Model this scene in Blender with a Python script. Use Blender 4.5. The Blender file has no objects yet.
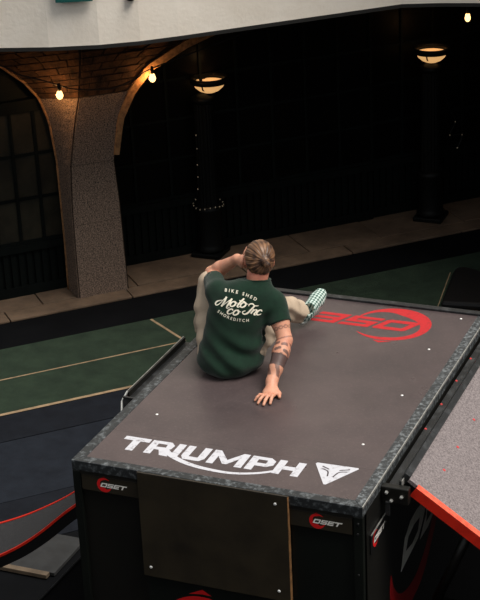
import bpy, bmesh, math, random
import numpy as np
from mathutils import Vector, Matrix, Euler
from mathutils.bvhtree import BVHTree
from mathutils.geometry import tessellate_polygon

random.seed(4); np.random.seed(4)
SC = bpy.context.scene
COL = SC.collection
H = 2.6                                   # height of the platform deck above the floor
Q = 2 ** -.5

# ---------------------------------------------------------------- camera
fw = Vector((-math.sin(.407879) * math.cos(.401205), math.cos(.407879) * math.cos(.401205), -math.sin(.401205)))
rt = Vector((math.cos(.407879), math.sin(.407879), 0)); up = rt.cross(fw)
cr, sr = math.cos(-.047939), math.sin(-.047939)
R_ = cr * rt + sr * up; U_ = -sr * rt + cr * up
cam_d = bpy.data.cameras.new('camera'); cam = bpy.data.objects.new('camera', cam_d); COL.objects.link(cam)
cam.matrix_world = Matrix(((R_.x, U_.x, -fw.x, 3.950), (R_.y, U_.y, -fw.y, -6.769), (R_.z, U_.z, -fw.z, 6.778), (0, 0, 0, 1)))
cam_d.sensor_fit = 'VERTICAL'; cam_d.sensor_height = 36; cam_d.lens = 1648 / 600 * 36
cam_d.clip_end = 200
SC.camera = cam

# ---------------------------------------------------------------- sky, sun, exposure
W = bpy.data.worlds.new('world'); SC.world = W; W.use_nodes = True
bg = W.node_tree.nodes['Background']; bg.inputs[0].default_value = (.93, .97, 1.0, 1); bg.inputs[1].default_value = .54
sd = bpy.data.lights.new('sun', 'SUN'); sd.energy = 4.2; sd.angle = math.radians(36); sd.color = (1, .94, .86)
sun = bpy.data.objects.new('sun', sd); COL.objects.link(sun); sun.rotation_euler = Vector((.57, .0, 1.05)).to_track_quat('Z', 'Y').to_euler()
vs = SC.view_settings
SC.display_settings.display_device = 'sRGB'
vs.view_transform = 'Standard'; vs.look = 'None'; vs.gamma = 1; vs.exposure = .12; vs.use_curve_mapping = False

# ---------------------------------------------------------------- helpers
def lin(r, g, b):
    f = lambda c: (c / 255 / 12.92) if c / 255 <= .04045 else ((c / 255 + .055) / 1.055) ** 2.4
    return (f(r), f(g), f(b), 1)

def mat(name, col, rough=.6, metal=0, noise=None, bump=None, spec=.5, emit=None, coat=0):
    """noise = (scale, second colour, low, high[, detail]); bump = (scale, strength)"""
    m = bpy.data.materials.new(name); m.use_nodes = True
    nt = m.node_tree; N = nt.nodes; L = nt.links; b = N['Principled BSDF']
    b.inputs['Base Color'].default_value = col; b.inputs['Roughness'].default_value = rough
    b.inputs['Metallic'].default_value = metal; b.inputs['Specular IOR Level'].default_value = spec
    b.inputs['Coat Weight'].default_value = coat
    tc = N.new('ShaderNodeTexCoord')
    if noise:
        n = N.new('ShaderNodeTexNoise'); n.inputs['Scale'].default_value = noise[0]
        n.inputs['Detail'].default_value = noise[4] if len(noise) > 4 else 6
        n.inputs['Roughness'].default_value = .65
        L.new(tc.outputs['Object'], n.inputs['Vector'])
        mr = N.new('ShaderNodeMapRange'); mr.inputs[1].default_value = noise[2]; mr.inputs[2].default_value = noise[3]
        L.new(n.outputs['Fac'], mr.inputs[0])
        mx = N.new('ShaderNodeMix'); mx.data_type = 'RGBA'
        mx.inputs[6].default_value = col; mx.inputs[7].default_value = noise[1]
        L.new(mr.outputs[0], mx.inputs[0]); L.new(mx.outputs[2], b.inputs['Base Color'])
    if bump:
        n2 = N.new('ShaderNodeTexNoise'); n2.inputs['Scale'].default_value = bump[0]; n2.inputs['Detail'].default_value = 4
        L.new(tc.outputs['Object'], n2.inputs['Vector'])
        bp = N.new('ShaderNodeBump'); bp.inputs['Strength'].default_value = bump[1]; bp.inputs['Distance'].default_value = .01
        L.new(n2.outputs['Fac'], bp.inputs['Height']); L.new(bp.outputs[0], b.inputs['Normal'])
    if emit:
        b.inputs['Emission Color'].default_value = emit[0]; b.inputs['Emission Strength'].default_value = emit[1]
    return m

class MB:
    def __init__(s): s.v = []; s.f = []
    def add(s, vs, fs):
        o = len(s.v); s.v += [tuple(p) for p in vs]; s.f += [tuple(i + o for i in f) for f in fs]; return s
    def box(s, x0, y0, z0, x1, y1, z1, fn=None):
        P = [(x0, y0, z0), (x1, y0, z0), (x1, y1, z0), (x0, y1, z0), (x0, y0, z1), (x1, y0, z1), (x1, y1, z1), (x0, y1, z1)]
        if fn: P = [fn(*p) for p in P]
        return s.add(P, [(3, 2, 1, 0), (4, 5, 6, 7), (0, 1, 5, 4), (1, 2, 6, 5), (2, 3, 7, 6), (3, 0, 4, 7)])
    def prism(s, poly, fn, d0, d1):
        """poly: 2-D outline; fn(a,b,d) -> point"""
        n = len(poly)
        P = [fn(a, b, d0) for a, b in poly] + [fn(a, b, d1) for a, b in poly]
        tr = tessellate_polygon([[Vector((a, b, 0)) for a, b in poly]])
        F = [tuple(t) for t in tr] + [tuple(i + n for i in reversed(t)) for t in tr]
        F += [(i, (i + 1) % n, (i + 1) % n + n, i + n) for i in range(n)]
        return s.add(P, F)
    def tube(s, pts, r, n=8, cap=True):
        pts = [Vector(p) for p in pts]; rs = r if isinstance(r, (list, tuple)) else [r] * len(pts)
        base = len(s.v); ref = None
        for i, p in enumerate(pts):
            t = (pts[min(i + 1, len(pts) - 1)] - pts[max(i - 1, 0)]).normalized()
            if ref is None: ref = t.orthogonal().normalized()
            a = (ref - t * ref.dot(t)).normalized(); ref = a; b = t.cross(a)
            for k in range(n):
                th = 2 * math.pi * k / n
                s.v.append(tuple(p + (a * math.cos(th) + b * math.sin(th)) * rs[i]))
        for i in range(len(pts) - 1):
            for k in range(n):
                s.f.append((base + i * n + k, base + i * n + (k + 1) % n, base + (i + 1) * n + (k + 1) % n, base + (i + 1) * n + k))
        if cap:
            s.f.append(tuple(base + k for k in reversed(range(n)))); s.f.append(tuple(base + (len(pts) - 1) * n + k for k in range(n)))
        return s
    def lathe(s, prof, n=24, c=(0, 0, 0), flute=0, nf=0):
        b = len(s.v)
        for r, z in prof:
            for k in range(n):
                th = 2 * math.pi * k / n
                rr = r * (1 - (flute if (k % 2) else 0))
                s.v.append((c[0] + rr * math.cos(th), c[1] + rr * math.sin(th), c[2] + z))
        for i in range(len(prof) - 1):
            for k in range(n):
                s.f.append((b + i * n + k, b + i * n + (k + 1) % n, b + (i + 1) * n + (k + 1) % n, b + (i + 1) * n + k))
        s.f.append(tuple(b + k for k in reversed(range(n)))); s.f.append(tuple(b + (len(prof) - 1) * n + k for k in range(n)))
        return s
    def mesh(s, name, m, smooth=False, bevel=0, fix=True):
        me = bpy.data.meshes.new(name); me.from_pydata(s.v, [], s.f); me.update()
        if fix:
            bm = bmesh.new(); bm.from_mesh(me)
            bmesh.ops.recalc_face_normals(bm, faces=bm.faces); bm.to_mesh(me); bm.free()
        if smooth: me.polygons.foreach_set('use_smooth', [True] * len(me.polygons))
        if m: me.materials.append(m)
        return me
    def build(s, name, m, parent=None, smooth=False, bevel=0, fix=True):
        o = bpy.data.objects.new(name, s.mesh(name, m, smooth, fix=fix)); COL.objects.link(o)
        if parent: o.parent = parent
        if bevel:
            bv = o.modifiers.new('bevel', 'BEVEL'); bv.width = bevel; bv.segments = 2; bv.limit_method = 'ANGLE'
        return o

def tag(o, label=None, cat=None, group=None, kind=None):
    if label: o['label'] = label
    if cat: o['category'] = cat
    if group: o['group'] = group
    if kind: o['kind'] = kind
    return o
def thing(name, label, cat, loc=(0, 0, 0), rz=0, group=None):
    o = bpy.data.objects.new(name, None); COL.objects.link(o); o.location = loc; o.rotation_euler = (0, 0, rz)
    o.empty_display_size = .1
    return tag(o, label, cat, group)
def struct(name, mb, m, parent=None, **k):
    o = mb.build(name, m, parent, **k)
    if not parent: o['kind'] = 'structure'
    return o
def copy_tree(o, parent=None):
    c = o.copy(); COL.objects.link(c)
    if parent: c.parent = parent
    for ch in [x for x in o.children]: copy_tree(ch, c)
    return c
def B(u, v, z): return ((u - v) * Q, (u + v) * Q, z)      # building frame: u along the arcade, v into it

def catmull(P, n=8, closed=False):
    P = [np.array(p, float) for p in P]; out = []
    m = len(P); rng = range(m if closed else m - 1)
    for i in rng:
        if closed: a, b, c, d = P[i - 1], P[i], P[(i + 1) % m], P[(i + 2) % m]
        else: a, b, c, d = P[max(i - 1, 0)], P[i], P[i + 1], P[min(i + 2, m - 1)]
        for t in np.linspace(0, 1, n, endpoint=False):
            out.append(.5 * ((2 * b) + (c - a) * t + (2 * a - 5 * b + 4 * c - d) * t * t + (3 * b - a - 3 * c + d) * t ** 3))
    if not closed: out.append(P[-1])
    return out
def ribbon(pts, w, n=8):
    """flat 2-D stroke as a strip of quads: (verts, faces)"""
    C = catmull(pts, n); N = len(C)
    ws = np.interp(np.linspace(0, 1, N), np.linspace(0, 1, len(w)), w) if isinstance(w, (list, tuple)) else [w] * N
    V = []
    for i in range(N):
        t = C[min(i + 1, N - 1)] - C[max(i - 1, 0)]; t = t / (np.linalg.norm(t) + 1e-9); nn = np.array([-t[1], t[0]])
        V.append(C[i] + nn * ws[i] / 2); V.append(C[i] - nn * ws[i] / 2)
    F = [(2 * i, 2 * i + 1, 2 * i + 3, 2 * i + 2) for i in range(N - 1)]
    return V, F
def tess(poly, holes=()):
    loops = [[Vector((a, b, 0)) for a, b in l] for l in [poly] + list(holes)]
    flat = [(p.x, p.y) for l in loops for p in l]
    return flat, [tuple(t) for t in tessellate_polygon(loops)]
class Flat:
    """flat print: 2-D verts and faces, laid on a surface by fn(a,b)"""
    def __init__(s): s.v = []; s.f = []
    def add(s, V, F):
        o = len(s.v); s.v += [(float(p[0]), float(p[1])) for p in V]; s.f += [tuple(i + o for i in f) for f in F]; return s
    def poly(s, P, holes=()): return s.add(*tess(P, holes))
    def stroke(s, pts, w, n=8): return s.add(*ribbon(pts, w, n))
    def lay(s, fn, name, m, parent):
        mb = MB(); mb.add([fn(a, b) for a, b in s.v], s.f)
        return mb.build(name, m, parent, fix=False)

# ---------------------------------------------------------------- materials
M = {}
M['rubber'] = mat('black rubber floor', lin(9, 10, 12), .8, noise=(3, lin(13, 14, 16), .35, .7), bump=(60, .15), spec=.05)
M['navy'] = mat('navy carpet', lin(30, 34, 41), .95, noise=(5, lin(23, 26, 32), .35, .7), bump=(180, .4), spec=.1)
M['darknavy'] = mat('dark carpet', lin(24, 27, 33), .95, noise=(5, lin(18, 20, 25), .35, .7), bump=(180, .4), spec=.1)
M['turf'] = mat('green turf', lin(46, 59, 47), .95, noise=(4, lin(35, 45, 37), .35, .7), bump=(300, .8), spec=.1)
M['tape'] = mat('tan tape', lin(150, 126, 98), .7, noise=(9, lin(104, 87, 66), .4, .7))
M['paving'] = mat('york stone paving', lin(108, 90, 74), .85, noise=(3, lin(76, 63, 52), .35, .7), bump=(40, .4), spec=.2)
M['granite'] = mat('pier granite', lin(132, 112, 98), .85, noise=(85, lin(46, 40, 38), .42, .62), bump=(85, .4), spec=.25)
M['brick'] = mat('old brown brick', lin(72, 50, 35), .9, noise=(9, lin(34, 25, 20), .35, .65), bump=(50, .7), spec=.15)
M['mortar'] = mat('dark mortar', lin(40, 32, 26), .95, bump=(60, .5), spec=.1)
M['archtrim'] = mat('arch stone', lin(150, 112, 76), .8, noise=(20, lin(90, 66, 46), .4, .7), spec=.2)
M['whitewall'] = mat('white painted wall', lin(248, 239, 226), .75, noise=(2.2, lin(238, 227, 212), .35, .7), bump=(26, .25), spec=.2)
M['darktrim'] = mat('dark trim', lin(26, 25, 23), .7)
M['ironwork'] = mat('black green joinery', lin(13, 18, 17), .6, noise=(6, lin(8, 11, 11), .4, .7), spec=.1)
M['darkpane'] = mat('dark glass pane', lin(9, 9, 8), .4, spec=.1, noise=(1.2, lin(5, 5, 5), .35, .65))
M['oldpane'] = mat('dusty glass pane', lin(50, 47, 38), .5, spec=.2, noise=(2.5, lin(28, 27, 23), .35, .65))
M['castiron'] = mat('black cast iron', lin(10, 12, 12), .5, spec=.16)
M['deck'] = None
M['black'] = mat('black painted ply', lin(22, 21, 18), .42, noise=(3, lin(14, 14, 13), .35, .7), spec=.35)
M['blackgreen'] = mat('black green panel', lin(20, 23, 20), .35, noise=(2, lin(13, 15, 14), .35, .7), spec=.35)
M['brownply'] = mat('brown film faced ply', lin(48, 42, 32), .38, noise=(4, lin(34, 30, 24), .4, .7), spec=.4)
M['plate'] = mat('brown black plate', lin(44, 39, 30), .4, noise=(6, lin(36, 32, 26), .4, .7), spec=.4)
M['plyedge'] = mat('raw plywood edge', lin(150, 108, 66), .7, noise=(30, lin(96, 68, 42), .4, .7))
M['trim'] = mat('scuffed black steel angle', lin(46, 49, 51), .42, metal=.35, noise=(34, lin(140, 146, 150), .50, .80, 12), spec=.5)
M['trimscuff'] = mat('scuffed steel angle', lin(58, 61, 63), .42, metal=.35, noise=(42, lin(165, 172, 176), .48, .80, 12), spec=.5)
M['trimdark'] = mat('black steel channel', lin(34, 35, 36), .42, metal=.3, noise=(14, lin(70, 72, 74), .5, .75, 8), spec=.5)
M['steel'] = mat('bare steel edge', lin(205, 205, 200), .35, metal=.7, noise=(30, lin(120, 120, 118), .45, .7))
M['screw'] = mat('zinc screw', lin(235, 235, 232), .35, metal=.2)
M['redscrew'] = mat('red screw', lin(190, 60, 60), .5)
M['red'] = mat('red painted steel', lin(205, 40, 22), .45, noise=(12, lin(170, 30, 18), .45, .75), spec=.4)
M['redtop'] = mat('lit red steel', lin(226, 92, 66), .5, noise=(30, lin(205, 60, 40), .45, .7), spec=.4)  # paler red paints in the light falling on the top flange
M['redprint'] = mat('red print', lin(176, 34, 38), .6, noise=(30, lin(132, 38, 40), .5, .8), spec=.3)
M['signred'] = mat('sign red', lin(200, 28, 30), .5, spec=.3)
M['sidered'] = mat('dark red print', lin(150, 22, 26), .5, spec=.3)
M['white'] = mat('white print', lin(190, 190, 196), .6, noise=(30, lin(135, 130, 134), .54, .70, 8), spec=.3)
M['signwhite'] = mat('sign white', lin(225, 222, 216), .5, spec=.3)
M['greywhite'] = mat('grey white print', lin(238, 238, 228), .5, noise=(6, lin(205, 205, 194), .4, .7), spec=.3)
M['darkprint'] = mat('dark print', lin(70, 62, 64), .6, spec=.3)
M['grip'] = mat('grey grip surface', lin(134, 125, 125), .75, noise=(95, lin(94, 87, 88), .4, .62, 8), bump=(160, .5), spec=.3)
M['darkgrip'] = mat('dark grip surface', lin(50, 50, 52), .75, noise=(60, lin(32, 32, 35), .4, .62, 8), bump=(160, .5), spec=.3)
M['plygrey'] = mat('weathered grey ply', lin(36, 37, 38), .8, noise=(7, lin(22, 23, 24), .38, .66, 8))
M['batten'] = mat('pine batten', lin(96, 82, 66), .8, noise=(9, lin(72, 60, 47), .4, .7))
M['vinyl'] = mat('black vinyl', lin(14, 14, 15), .5, spec=.3)
M['amber'] = mat('amber glass lit', lin(255, 190, 100), .4, emit=((1, .56, .22, 1), .6))
M['bulb'] = mat('lit bulb', lin(255, 220, 150), .3, emit=((1, .62, .24, 1), 2.6))
M['fairy'] = mat('fairy light bulb', lin(150, 140, 120), .2, emit=((1, .85, .6, 1), .03))
M['green'] = mat('green sign board', lin(16, 84, 80), .5)
M['courtyard'] = mat('courtyard brick', lin(96, 74, 56), .9, noise=(2, lin(70, 54, 42), .35, .7), spec=.1)

def deck_material():
    m = mat('film faced deck ply', lin(78, 67, 67), .42, noise=(1.6, lin(60, 52, 53), .35, .68, 10), spec=.5)
    nt = m.node_tree; N = nt.nodes; L = nt.links; b = N['Principled BSDF']
    tc = N.new('ShaderNodeTexCoord')
    # fine pale speckle of dust and scuffs
    n = N.new('ShaderNodeTexNoise'); n.inputs['Scale'].default_value = 55; n.inputs['Detail'].default_value = 8; n.inputs['Roughness'].default_value = .8
    L.new(tc.outputs['Object'], n.inputs['Vector'])
    mr = N.new('ShaderNodeMapRange'); mr.inputs[1].default_value = .52; mr.inputs[2].default_value = .8; mr.inputs[4].default_value = .45
    L.new(n.outputs['Fac'], mr.inputs[0])
    src = b.inputs['Base Color'].links[0].from_socket
    mx = N.new('ShaderNodeMix'); mx.data_type = 'RGBA'; mx.inputs[7].default_value = lin(122, 108, 106)
    L.new(mr.outputs[0], mx.inputs[0]); L.new(src, mx.inputs[6]); L.new(mx.outputs[2], b.inputs['Base Color'])
    n2 = N.new('ShaderNodeTexNoise'); n2.inputs['Scale'].default_value = 3; n2.inputs['Detail'].default_value = 8
    L.new(tc.outputs['Object'], n2.inputs['Vector'])
    mr2 = N.new('ShaderNodeMapRange'); mr2.inputs[1].default_value = .3; mr2.inputs[2].default_value = .7; mr2.inputs[3].default_value = .26; mr2.inputs[4].default_value = .42
    L.new(n2.outputs['Fac'], mr2.inputs[0]); L.new(mr2.outputs[0], b.inputs['Roughness'])
    return m
M['deck'] = deck_material()

# ================================================================ SETTING
struct('floor', MB().box(-16, -14, -.1, 14, 16, 0), M['rubber'])

# courtyard walls behind and beside the camera (they close the yard the sky shines into)
struct('wall_front', MB().box(-14, -12.6, 0, 14, -12, 5.5), M['courtyard'])
struct('wall_right', MB().box(11.4, -12, 0, 12, 12, 5.5), M['courtyard'])
struct('wall_left', MB().box(-13, -12, 0, -12.4, 4, 5.5), M['courtyard'])

# pavement in front of the arcade: kerb row and slab row, every stone a piece
pav = struct('trim_1', MB().box(-4, 7.88, 0, 11, 8.75, .008, B), M['mortar'])
rs = random.Random(2)
for v0, v1, base in ((7.86, 8.115, 1.3), (8.13, 8.76, .95)):
    u = -4 + (.17 if base > 1 else .4)
    while u < 11:
        l = base * rs.uniform(.85, 1.15); zt = .022 + rs.uniform(0, .006)
        MB().box(u, v0, .001, u + l - .012, v1, zt, B).build('kerb_stone' if base > 1 else 'paving_slab', M['paving'], pav, bevel=.006)
        u += l

# the arcade: granite pier that splays into a brick spandrel
AB = [(2.373, 0), (2.38, .585), (2.377, 1.04), (2.373, 1.48), (2.327, 1.92), (2.243, 2.17), (2.103, 2.36), (1.862, 2.573), (1.5, 2.75), (.9, 2.92)]
FB = [(2.391, 0), (2.391, .6), (2.395, 1.04), (2.42, 1.48), (2.50, 1.92), (2.57, 2.2), (2.60, 2.42), (2.62, 2.62), (2.62, 2.8), (2.62, 3.0)]
RD = [(2.944, 0), (2.93, .6), (2.92, 1.04), (2.893, 1.48), (2.97, 1.92), (3.11, 2.2), (3.32, 2.42), (3.75, 2.62), (4.5, 2.84), (5.4, 3.0)]
VB, VF = 8.40, 8.095
def curve_at(C, t):
    x = t * (len(C) - 1); i = min(int(x), len(C) - 2); s = x - i
    return C[i][0] * (1 - s) + C[i + 1][0] * s, C[i][1] * (1 - s) + C[i + 1][1] * s
def left_face(t, w, d=0):          # w 0 at the back arch, 1 at the front corner
    a = curve_at(AB, t); b = curve_at(FB, t)
    return B(a[0] * (1 - w) + b[0] * w - d * .7, VB * (1 - w) + VF * w - d * .7, a[1] * (1 - w) + b[1] * w)
def front_face(t, w, d=0):
    b = curve_at(FB, t); c = curve_at(RD, t)
    return B(b[0] * (1 - w) + c[0] * w, VF - d, b[1] * (1 - w) + c[1] * w)
pm = MB(); NT = 36
for fn in (left_face, front_face):
    o = len(pm.v); nw = 6
    for i in range(NT + 1):
        for k in range(nw + 1): pm.v.append(fn(i / NT, k / nw))
    for i in range(NT):
        for k in range(nw):
            a = o + i * (nw + 1) + k; pm.f.append((a, a + 1, a + nw + 2, a + nw + 1))
for i in range(NT):                 # reveal of the right-hand arch and the closed back
    c0, c1 = curve_at(RD, i / NT), curve_at(RD, (i + 1) / NT); a0, a1 = curve_at(AB, i / NT), curve_at(AB, (i + 1) / NT)
    pm.add([B(c0[0], VF, c0[1]), B(c1[0], VF, c1[1]), B(c1[0], VB + .06, c1[1]), B(c0[0], VB + .06, c0[1])], [(0, 1, 2, 3)])
    pm.add([B(c0[0], VB + .06, c0[1]), B(c1[0], VB + .06, c1[1]), B(a1[0], VB + .06, a1[1]), B(a0[0], VB + .06, a0[1])], [(0, 1, 2, 3)])
    pm.add([B(a0[0], VB, a0[1]), B(a1[0], VB, a1[1]), B(a1[0], VB + .06, a1[1]), B(a0[0], VB + .06, a0[1])], [(0, 1, 2, 3)])
pier = struct('wall_pier', pm, M['mortar'], smooth=False)

def patch(fn, t0, t1, w0, w1, d, name, m, nt=3, nw=2):
    mb = MB(); g = []
    for dd in (d, -.01):
        o = len(mb.v); g.append(o)
        for i in range(nt + 1):
            for k in range(nw + 1): mb.v.append(fn(t0 + (t1 - t0) * i / nt, w0 + (w1 - w0) * k / nw, dd))
    o = g[0]; p = g[1]; W1 = nw + 1
    for i in range(nt):
        for k in range(nw): a = o + i * W1 + k; mb.f.append((a, a + 1, a + W1 + 1, a + W1))
    rim = [k for k in range(W1)] + [i * W1 + nw for i in range(1, nt + 1)] + [nt * W1 + k for k in range(nw - 1, -1, -1)] + [i * W1 for i in range(nt - 1, 0, -1)]
    for a, b in zip(rim, rim[1:] + rim[:1]): mb.f.append((o + a, o + b, p + b, p + a))
    return mb.build(name, m, pier)
# granite courses below the springing, joints at z 1.5 and 2.2
cuts = [(0, 1.55), (1.56, 3.02), (3.03, 4.98)]
for a, b in cuts:
    patch(left_face, a / 9, b / 9, .02, .992, .018, 'stone_block', M['granite'], 5, 2)
    patch(front_face, a / 9, b / 9, .008, .97, .018, 'stone_block', M['granite'], 5, 3)
# bricks of the spandrel
for fn in (left_face, front_face):
    row = 0; t = 5.02
    while t < 8.9:
        t1 = t + .072 / (.24 if t < 6 else .2)
        p0 = Vector(fn(t / 9, 0)); p1 = Vector(fn(t / 9, 1)); ln = (p1 - p0).length
        n = max(2, int(round(ln / .215))); off = .5 / n if row % 2 else 0
        k = -off
        while k < .999:
            a, b = max(k, 0) + .01, min(k + 1 / n, 1) - .01
            if b - a > .03 and (fn(t / 9, (a + b) / 2)[2] < 3.05):
                patch(fn, t / 9, (t1 - .05) / 9, a, b, .006 + rs.uniform(0, .014), 'brick', M['brick'], 1, 1)
            k += 1 / n
        t = t1; row += 1
# stone rib along the right-hand arch
rib = MB(); pts = [curve_at(RD, i / 40) for i in range(14, 41)]
o = 0
for i, (u, z) in enumerate(pts):
    w = .035 + .025 * min(1, i / 8)
    j = min(i + 1, len(pts) - 1); jj = max(i - 1, 0); tu, tz = pts[j][0] - pts[jj][0], pts[j][1] - pts[jj][1]; l = math.hypot(tu, tz)
    nu, nz = tz / l, -tu / l
    rib.v += [B(u - nu * .02, VF - .04, z - nz * .02), B(u + nu * w, VF - .04, z + nz * w), B(u + nu * w, VB, z + nz * w), B(u - nu * .02, VB, z - nz * .02)]
for i in range(len(pts) - 1):
    for k in range(4): rib.f.append((4 * i + k, 4 * i + (k + 1) % 4, 4 * i + 4 + (k + 1) % 4, 4 * i + 4 + k))
rib.build('arch_rib', M['archtrim'], pier)
# thin rib along the left-hand arch
lr = MB().tube([B(curve_at(AB, i / 30)[0] - .012, VB - .01, curve_at(AB, i / 30)[1]) for i in range(31)], .016, 6)
lr.build('arch_rib', M['archtrim'], pier, smooth=True)

# gallery above: white wall on a dark edge, its soffit and the wall behind the arcade
GP = [(-2.2, 9.3), (.5, 7.96), (1.64, 7.39), (2.05, 7.16), (2.49, 6.985), (2.87, 6.91), (3.25, 6.89), (4.3, 6.89), (5.63, 6.89), (5.97, 6.72), (6.3, 6.5), (6.55, 5.9), (6.95, 4.4), (7.6, 1.8)]  # last points lie out of view, bent forward to shade the right side
gm = MB(); zb, zt = 3.0, 9.5  # unseen upper part raised to cut off sky light
for u, v in GP: gm.v += [B(u, v, zb), B(u, v, zt), B(u + .12, v + .25, zt), B(u + .12, v + .25, zb)]
for i in range(len(GP) - 1):
    for k in range(4): gm.f.append((4 * i + k, 4 * i + (k + 1) % 4, 4 * i + 4 + (k + 1) % 4, 4 * i + 4 + k))
struct('wall_gallery', gm, M['whitewall'])
em = MB()
for u, v in GP: em.v += [B(u, v - .015, zb - .035), B(u, v - .015, zb), B(u + .12, v + .25, zb), B(u + .12, v + .25, zb - .035)]
for i in range(len(GP) - 1):
    for k in range(4): em.f.append((4 * i + k, 4 * i + (k + 1) % 4, 4 * i + 4 + (k + 1) % 4, 4 * i + 4 + k))
struct('trim_2', em, M['darktrim'])
cm = MB(); poly = [(u + .12, v + .22) for u, v in GP] + [(11, 2.0), (11, 11.5), (-4, 11.5)]
cm.prism(poly, lambda a, b, d: B(a, b, d), 3.0, 3.12)
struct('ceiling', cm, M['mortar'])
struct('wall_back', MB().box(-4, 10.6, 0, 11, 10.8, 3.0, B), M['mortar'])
aw = MB(); aw.prism([(6.95, 5.9), (7.95, 1.8), (8.1, 1.8), (7.1, 5.9)], lambda a, b, d: B(a, b, d), 0, 3.0)
struct('wall_light_block', aw, M['courtyard'])  # unseen wall added beyond the right edge to block low light
struct('wall_side', MB().box(11, 2, 0, 11.2, 11, 3.2, B), M['mortar'])

# glazed joinery in the arches: panes, bars and slatted stall risers, each its own piece
def screen(name, u0, u1, v, z_sill, z_top, pw, ph, pane_m, slat):
    root = struct(name, MB().box(u0, v + .05, z_top, u1, v + .12, 3.0, B), M['ironwork'])
    P = lambda nm, *a, m=M['ironwork']: MB().box(*a, B).build(nm, m, root)
    n = int(round((u1 - u0) / pw)); pw = (u1 - u0) / n; nz = int(round((z_top - z_sill) / ph)); ph = (z_top - z_sill) / nz
    for i in range(n + 1): P('mullion', u0 + i * pw - .016, v - .02, z_sill, u0 + i * pw + .016, v + .04, z_top)
    for k in range(nz + 1): P('glazing_bar', u0, v - .012, z_sill + k * ph - .016, u1, v + .035, z_sill + k * ph + .016)
    for i in range(n):
        for k in range(nz): P('pane', u0 + i * pw + .016, v + .005, z_sill + k * ph + .016, u0 + (i + 1) * pw - .016, v + .015, z_sill + (k + 1) * ph - .016, m=pane_m)
    P('bottom_rail', u0, v - .03, .01, u1, v + .05, .13); P('sill_rail', u0, v - .04, z_sill - .1, u1, v + .05, z_sill - .017)
    P('riser_panel', u0, v + .015, .13, u1, v + .04, z_sill - .1)
    u = u0
    me = MB().box(0, 0, .13, slat * .62, .03, z_sill - .1, lambda a, b, c: B(a, b, c)).mesh('slat', M['ironwork'])
    while u < u1 - slat * .5:
        s = bpy.data.objects.new('slat', me); COL.objects.link(s); s.parent = root; s.location = B(u + .02, v - .012, 0); u += slat
    return root
screen('window_1', .4, 2.42, 8.47, .62, 2.05, .262, .47, M['oldpane'], .085)
MB().box(.4, 8.44, 2.03, 2.42, 8.56, 2.16, B).build('transom', M['ironwork'], bpy.data.objects['window_1'])
screen('window_2', 2.9, 6.2, 8.74, .72, 2.5, .41, .44, M['darkpane'], .085)
screen('window_3', 6.22, 9.4, 8.78, .72, 2.5, .40, .44, M['darkpane'], .085)

# floor coverings
def mat_piece(name, label, cat, u0, u1, v0, v1, h, m):
    o = MB().box(u0, v0, .001, u1, v1, h, B).build(name, m); return tag(o, label, cat, 'carpet strips on the floor' if cat == 'carpet' else None)
turf = mat_piece('turf_mat', 'green artificial turf matting running along in front of the arcade', 'turf', -5, 6.9, 5.80, 7.23, .012, M['turf'])
def tape(u0, v0, u1, v1, w=.03):
    a = Vector((u0, v0)); b = Vector((u1, v1)); n = (b - a).normalized().orthogonal() * w / 2
    P = [a - n, b - n, b + n, a + n]
    mb = MB().add([B(p.x, p.y, .0125) for p in P] + [B(p.x, p.y, .0145) for p in P], [(4, 5, 6, 7), (0, 1, 5, 4), (1, 2, 6, 5), (2, 3, 7, 6), (3, 0, 4, 7)])
    return mb.build('tape_strip', M['tape'], turf)
tape(-5, 5.815, 6.9, 5.815, .04); tape(-5, 6.51, 3.0, 6.545, .018); tape(2.88, 7.22, 3.0, 6.55, .028); tape(6.18, 6.85, 5.58, 6.06, .010)
mat_piece('carpet_runner', 'dark charcoal carpet strip between the turf edge tape and the navy carpet', 'carpet', -5, 6.9, 5.30, 5.795, .008, M['darknavy'])
mat_piece('carpet_runner', 'wide navy blue carpet strip on the floor left of the platform', 'carpet', -5, 6.9, 4.25, 5.285, .008, M['navy'])
mat_piece('carpet_runner', 'grey-black carpet strip on the floor beside the curved ramp', 'carpet', -5, 6.9, 3.55, 4.24, .008, M['darknavy'])

# black mat standing behind the platform
mb = MB(); prof = [(5.6, 6.02), (6.13, 6.70), (6.22, 6.78), (6.33, 6.72), (6.40, 6.55), (6.75, 6.45), (6.75, 5.9), (6.3, 5.5)]
mb.prism(prof, lambda a, b, d: B(a, b, d), .017, .10)
tag(mb.build('crash_mat', M['vinyl'], bevel=.03), 'black vinyl crash mat lying on the turf behind the platform, at the right edge', 'mat')

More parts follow.
